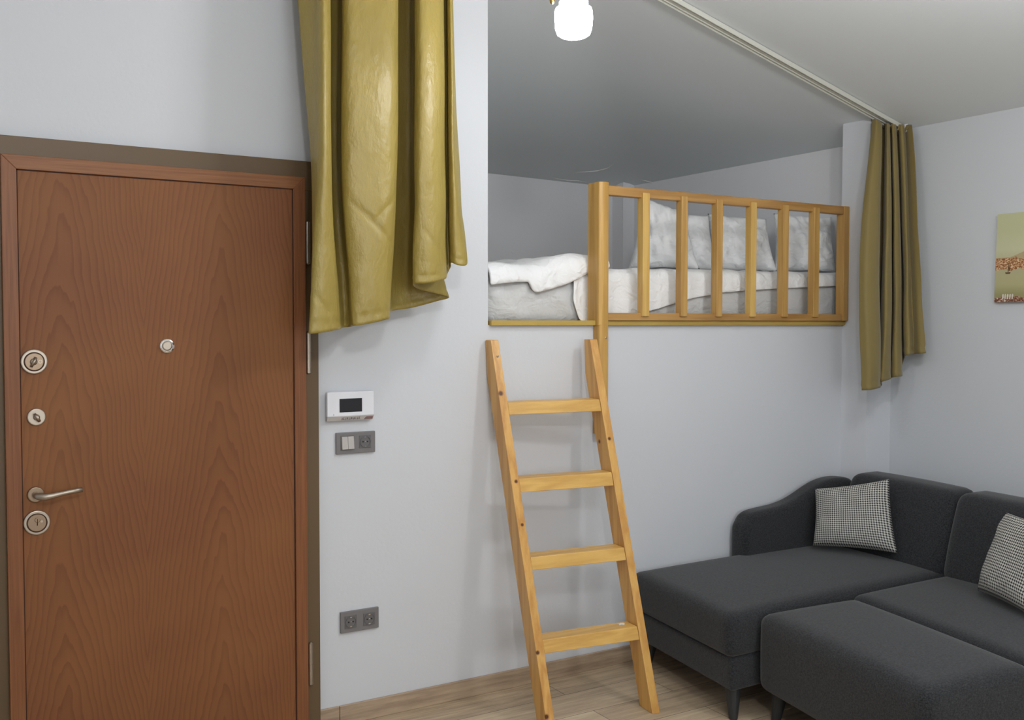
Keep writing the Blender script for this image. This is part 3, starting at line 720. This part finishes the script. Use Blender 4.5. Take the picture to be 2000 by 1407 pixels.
# ------------------------------------------------------------------ bed in the loft
mt = empty('mattress', (3.35, 4.5, -.010), 'mattress in a pale fitted sheet on the loft platform', 'mattress')
bm = bmesh.new(); soft(bm, [(2.19, 3.800, -.009), (4.575, 3.800, -.009), (4.575, 5.35, -.009), (2.19, 5.35, -.009)], [(2.165, 3.800, .215), (4.585, 3.800, .255), (4.585, 5.35, .25), (2.165, 5.35, .215)], .055, .01, 64, .006)
for v in bm.verts:      # creases pulled diagonally down the front edge
    if v.co.y < 3.86 and -.0 < v.co.z < .2:
        a = max(0, math.sin((v.co.x*1.0+v.co.z*1.0+.02*math.sin(v.co.x*23))*38))**1.5
        k = 1 if v.co.x < 2.60 else .10
        v.co.y -= .020*a*k*math.sin((v.co.z+.01)/.23*math.pi)
build('fitted_sheet', bm, M['linen_grey'], mt, smooth=True)
def cloth(name, xs, hemz, ytop, ztop, matl, label, cat, yfront=3.742, thick=.012, back=None, nv=46, wr=.006, seed=3, zt=None, parent=None, flare=0):
    """sheet lying on the bed top and hanging over the front edge to a varying hem"""
    rnd = random.Random(seed); ph = [rnd.uniform(0, 6.3) for _ in range(8)]; bm = bmesh.new(); g = []
    n = len(xs)
    def lerp(tab, x):
        for (a, va), (b_, vb) in zip(tab, tab[1:]):
            if x <= b_:
                f = (x-a)/(b_-a); f = max(0, min(1, f)); return va+(vb-va)*f
        return tab[-1][1]
    for x in xs:
        zz = lerp(ztop, x); hz = lerp(hemz, x); yb_ = lerp(back, x); col = []
        L1 = yb_-(yfront+.05); L2 = max(.0, zz-.05-hz); arc = .05*math.pi/2
        for j in range(nv+1):
            d = (L1+arc+L2)*j/nv
            if d < L1:
                p = Vector((x, yb_-d, zz+wr*1.4*math.sin(x*13+ph[0]+d*8)*math.sin(d*15+ph[1])+wr*.8*math.sin(x*31+d*9+ph[5])))
                if d < .03 and thick > .02: p.z -= (.03-d)*.6
            elif d < L1+arc:
                th = (d-L1)/.05; p = Vector((x, yfront+.05-.05*math.sin(th), zz-.05+.05*math.cos(th)))
            else:
                e = d-L1-arc; p = Vector((x, yfront-flare*e, zz-.05-e))
            k = min(1, max(0, (d-L1+.05)/.1))
            p.y -= k*wr*(1+.9*math.sin(x*38+ph[2]+6*d))*(.6+.4*math.sin(x*91+ph[3]-9*d))
            p.x += .004*math.sin(9*d+ph[4]+x*20)
            col.append(bm.verts.new(p))
        g.append(col)
    for a, b_ in zip(g, g[1:]):
        for j in range(nv): bm.faces.new((a[j], b_[j], b_[j+1], a[j+1]))
    o = build(name, bm, matl, parent, smooth=True, mods=[('SOLIDIFY', dict(thickness=thick, offset=1)), ('SUBSURF', dict(levels=1, render_levels=1))])
    if label: tag(o, label, cat)
    return o
fr_ = lambda a, b_, n: [a+(b_-a)*i/n for i in range(n+1)]
cloth('bed_sheet', fr_(2.62, 4.575, 94), [(2.62, .10), (2.66, .01), (2.70, .002), (3.00, .003), (3.06, .05), (3.33, .115), (3.55, .150), (3.75, .165), (4.0, .180), (4.60, .21)], 0,
      [(2.62, .245), (2.9, .252), (3.4, .262), (4.6, .272)], M['linen'], 'white top sheet draped over the bed edge behind the railing slats', 'sheet',
      yfront=3.782, thick=.004, back=[(2.6, 4.7), (4.6, 4.7)])
cloth('duvet', fr_(2.185, 2.83, 64), [(2.185, .160), (2.30, .175), (2.375, .178), (2.395, .145), (2.42, .130), (2.50, .148), (2.56, .165), (2.60, .180), (2.655, .205), (2.72, .235), (2.83, .26)], 0,
      [(2.185, .238), (2.25, .250), (2.37, .246), (2.45, .252), (2.55, .285), (2.68, .300), (2.83, .300)], M['linen'], 'folded white duvet hanging over the foot of the bed left of the post', 'duvet',
      yfront=3.776, thick=.018, back=[(2.1, 5.0), (2.9, 5.0)], wr=.005, seed=9)
bm = bmesh.new(); soft(bm, [(2.88, 4.45, .284), (3.30, 4.45, .284), (3.30, 5.2, .284), (2.88, 5.2, .284)], [(2.88, 4.45, .330), (3.30, 4.45, .330), (3.30, 5.2, .338), (2.88, 5.2, .338)], .025, .015, 12)
tag(build('folded_blanket', bm, M['linen'], smooth=True), 'folded white blanket lying on the bed behind the railing post', 'blanket')
PW = [  # four corners bl, br, tr, tl, thickness, label
 ((3.36, 4.32, .286), (3.66, 4.08, .286), (3.66, 4.20, .600), (3.49, 4.34, .690), .17, 'white pillow with the highest peaked corner, nearest the railing post'),
 ((3.58, 4.46, .286), (3.875, 4.16, .286), (3.885, 4.26, .600), (3.62, 4.50, .640), .16, 'plump rounded white pillow second from the railing post'),
 ((3.90, 4.28, .286), (4.16, 4.00, .286), (4.19, 4.12, .585), (3.97, 4.36, .625), .15, 'creased white pillow in the middle of the pillow row'),
 ((4.20, 4.46, .286), (4.33, 4.22, .286), (4.38, 4.32, .575), (4.12, 4.54, .635), .11, 'white pillow with its corner drooping to the bed, fourth from the railing post'),
 ((4.23, 4.10, .286), (4.545, 3.92, .286), (4.565, 3.98, .605), (4.31, 4.18, .630), .12, 'white pillow at the far right of the bed by the end post'),
]
for i, (a, b_, c, d, t, lab) in enumerate(PW):
    bm = bmesh.new(); pillow(bm, a, b_, c, d, t, 40, .07, 0, i+3, .009)
    tag(build('pillow', bm, M['linen'], smooth=True), lab, 'pillow', 'pillows on the loft bed')

# ------------------------------------------------------------------ sofa
sf = empty('sofa', (3.6, 2.6, FL), 'charcoal fabric corner sofa with chaise and curved arm against the wall', 'sofa')
U = lambda n, bm, par=sf, m=M['sofa']: build(n, bm, m, par, smooth=True)
def quad(bm, p, z0, z1, r=.035, puff=.012, n=16, side=0, inset=0):
    soft(bm, [(x, y, z0) for x, y in p], [(x, y, z1) for x, y in p], r, puff, n, side)
ch = [(2.765, 2.885), (4.30, 2.885), (4.30, 3.575), (2.880, 3.665)]
ch = [(2.765, 2.892), (4.25, 2.892), (4.25, 3.655), (2.880, 3.670)]
bm = bmesh.new(); quad(bm, [(2.785, 2.900), (4.25, 2.900), (4.25, 3.650), (2.895, 3.665)], -1.470, -1.335, .018, 0); U('chaise_base', bm)
bm = bmesh.new(); quad(bm, ch, -1.337, -1.160, .04, .022, 20); U('chaise_cushion', bm)
s2 = [(3.265, 1.90), (4.12, 1.90), (4.22, 2.885), (3.455, 2.885)]
bm = bmesh.new(); quad(bm, [(3.29, 1.91), (4.10, 1.91), (4.20, 2.88), (3.475, 2.88)], -1.470, -1.335, .018, 0); U('seat_base', bm)
bm = bmesh.new(); quad(bm, s2, -1.337, -1.165, .04, .018, 20); U('seat_cushion', bm)
# back rest: sloping cushions, rounded at the top
def backc(ya, yb_, dxa, dxb, zt=-.80):
    bm = bmesh.new()
    soft(bm, [(4.055-dxa, ya, -1.19), (4.33-dxa, ya, -1.19), (4.33-dxb, yb_, -1.19), (4.055-dxb, yb_, -1.19)],
         [(4.185-dxa, ya, zt), (4.375-dxa, ya, zt), (4.375-dxb, yb_, zt+.01), (4.185-dxb, yb_, zt+.01)], .05, .01, 16, .012)
    U('back_cushion', bm)
backc(2.900, 3.530, 0, -.03, -.795); backc(1.95, 2.885, .15, .005, -.80)
bm = bmesh.new(); soft(bm, [(4.17, 1.95, -1.47), (4.38, 1.95, -1.47), (4.50, 3.53, -1.47), (4.30, 3.53, -1.47)], [(4.22, 1.95, -.90), (4.38, 1.95, -.90), (4.50, 3.53, -.88), (4.35, 3.53, -.88)], .03, 0, 10); U('back_frame', bm)
# curved arm along the wall
bm = bmesh.new(); prof = [(3.545, -.985), (3.560, -.955), (3.60, -.938), (3.70, -.932), (3.80, -.925), (3.90, -.900), (3.99, -.862), (4.07, -.830), (4.16, -.815), (4.25, -.816), (4.34, -.835)]
secs = []
for x, z in prof:
    y0, y1, r = 3.575, 3.690, .035; ring = []
    for (cy, cz_, a0) in ((y1-r, z-r, 0), (y0+r, z-r, 90)):
        for k in range(6):
            th = math.radians(a0+18*k); ring.append((x, cy+r*math.cos(th), cz_+r*math.sin(th)))
    ring += [(x, y0, -1.30), (x, y0, -1.46), (x, y1, -1.46), (x, y1, -1.30)]
    secs.append(ring)
secs.insert(0, [(3.528, y*.86+3.6325*.14, z-.012 if z > -1.2 else z) for _, y, z in secs[0]])
secs.insert(0, [(3.522, y*.6+3.6325*.4, z-.04 if z > -1.2 else z) for _, y, z in secs[0]])
rings = [[bm.verts.new(p) for p in s] for s in secs]
for a, b_ in zip(rings, rings[1:]):
    for i in range(len(a)): bm.faces.new((a[i], a[(i+1) % len(a)], b_[(i+1) % len(a)], b_[i]))
bm.faces.new(rings[0][::-1]); bm.faces.new(rings[-1])
build('arm', bm, M['sofa'], sf, smooth=True, mods=[('SUBSURF', dict(levels=1, render_levels=2))])
def leg(par, x, y, dx, dy):
    bm = bmesh.new(); n = 20; rings = []
    for (r, z, k) in ((.034, -1.462, 0), (.033, -1.478, .1), (.018, FL+.006, 1), (.016, FL, 1)):
        rings.append([bm.verts.new((x+dx*k+r*math.cos(2*math.pi*i/n), y+dy*k+r*math.sin(2*math.pi*i/n), z)) for i in range(n)])
    for a, b_ in zip(rings, rings[1:]):
        for i in range(n): bm.faces.new((a[i], a[(i+1) % n], b_[(i+1) % n], b_[i]))
    bm.faces.new(rings[0][::-1]); bm.faces.new(rings[-1])
    build('leg', bm, M['leg'], par, smooth=False, mods=[BEV(.001, 1)])
leg(sf, 2.845, 2.955, -.01, -.015); leg(sf, 2.955, 3.60, -.02, .01); leg(sf, 4.15, 3.55, .02, .0); leg(sf, 3.52, 2.82, 0, 0); leg(sf, 3.36, 1.98, -.01, -.01); leg(sf, 4.15, 2.02, .01, -.01)
ot = empty('ottoman', (3.08, 2.4, FL), 'charcoal fabric ottoman bench pushed into the sofa corner', 'ottoman')
oq = [(2.735, 1.98), (3.255, 1.93), (3.440, 2.845), (2.905, 2.885)]
bm = bmesh.new(); soft(bm, [(x, y, -1.475) for x, y in oq], [(x, y, -1.165) for x, y in oq], .045, .018, 20, .006); U('seat', bm, ot)
leg(ot, 2.970, 2.815, -.01, .015); leg(ot, 3.37, 2.78, .0, .01); leg(ot, 2.805, 2.04, -.01, -.01); leg(ot, 3.22, 2.0, .01, -.01)
bm = bmesh.new(); pillow(bm, (3.88, 3.475, -1.118), (4.030, 3.090, -1.098), (4.115, 3.210, -.766), (3.97, 3.545, -.850), .13, 36, .05, 0, 2, .002)
tag(build('throw_cushion', bm, M['hounds'], smooth=True), 'black and white houndstooth cushion by the curved sofa arm', 'cushion', 'houndstooth cushions on the sofa')
bm = bmesh.new(); pillow(bm, (3.84, 2.545, -1.125), (3.66, 2.18, -1.13), (3.83, 2.12, -.80), (4.00, 2.525, -.808), .13, 36, .05, 0, 4, .002)
tag(build('throw_cushion', bm, M['hounds'], smooth=True), 'houndstooth cushion at the right edge, on the second seat', 'cushion', 'houndstooth cushions on the sofa')

# ------------------------------------------------------------------ canvas print on the right wall
def canvas_mat():
    m, nt, b = mat('painted_canvas', (.6, .6, .5, 1), .8)
    t = node(nt, 'ShaderNodeTexCoord'); s = node(nt, 'ShaderNodeSeparateXYZ'); nt.links.new(t.outputs['Object'], s.inputs[0])
    y, z = s.outputs[1], s.outputs[2]       # z: 0 .. .44 from the bottom edge; y: .11 at the left edge
    base = ramp(nt, mth(nt, 'DIVIDE', z, .42), [(0, lin(150, 142, 96)), (.09, lin(150, 145, 100)), (.20, lin(176, 170, 126)), (.42, lin(178, 172, 136)), (.60, lin(196, 196, 160)), (.8, lin(190, 190, 150))])
    hz = mth(nt, 'ADD', .215, mth(nt, 'MULTIPLY', mth(nt, 'MAXIMUM', mth(nt, 'SUBTRACT', .10, y), 0), .35))
    hill = mth(nt, 'MULTIPLY', mth(nt, 'LESS_THAN', z, hz), mth(nt, 'GREATER_THAN', z, .19))
    c = mix(nt, hill, base, lin(178, 160, 122))
    nz = noise(nt, coords(nt, (1, 1, 1.6)), 95, 3); edge = mth(nt, 'MULTIPLY', noise(nt, coords(nt), 30, 2), .03)
    town = mth(nt, 'MULTIPLY', mth(nt, 'LESS_THAN', z, mth(nt, 'ADD', .196, edge)), mth(nt, 'GREATER_THAN', z, mth(nt, 'ADD', .142, edge)))
    c = mix(nt, town, c, ramp(nt, nz, [(.38, lin(122, 72, 40)), (.5, lin(176, 122, 76)), (.62, lin(222, 196, 158))]))
    sh = mth(nt, 'LESS_THAN', z, mth(nt, 'ADD', .010, edge))
    c = mix(nt, sh, c, ramp(nt, noise(nt, coords(nt), 120, 2), [(.42, lin(104, 60, 44)), (.55, lin(160, 110, 84)), (.66, lin(226, 216, 200))]))
    nt.links.new(c, b.inputs['Base Color']); return m
pc = empty('canvas_print', (XR, 2.76, .096), 'canvas painting of a harbour town and small boat on the right wall', 'painting')
sc = XR/4.394
bm = bmesh.new()
def cq(x): return [(x, 2.848*sc-.006, .098), (x, 2.13, .098), (x, 2.13, .522), (x, 2.836*sc-.004, .521)]
hexa(bm, cq(XR-.022), cq(XR-.001))
bmesh.ops.recalc_face_normals(bm, faces=bm.faces)
o = build('canvas', bm, canvas_mat(), pc)
bm = bmesh.new(); xx = XR-.0235; yb0, zb0 = 2.868, .236
f = lambda y, z: (xx, yb0-y, zb0+z)
for poly in ([(-.014, .004), (-.010, -.003), (.010, -.003), (.014, .004)], [(-.001, .006), (.003, .006), (.006, .046), (.004, .048)], [(.006, .010), (.012, .013), (.007, .034)]):
    bm.faces.new([bm.verts.new(f(*p)) for p in poly])
build('painted_boat', bm, mat('dark_paint', lin(96, 74, 44), .8)[0], pc, mods=[('SOLIDIFY', dict(thickness=.0008, offset=0))])
bm = bmesh.new()
for k in range(5):
    bm.faces.new([bm.verts.new((xx, 2.895-.012*k-dy, .112+dz)) for dy, dz in ((0, 0), (.006, .0), (.009, .022), (.004, .026), (.001, .020))])
build('painted_figures', bm, mat('pale_paint', lin(214, 204, 190), .8)[0], pc, mods=[('SOLIDIFY', dict(thickness=.0008, offset=0))])
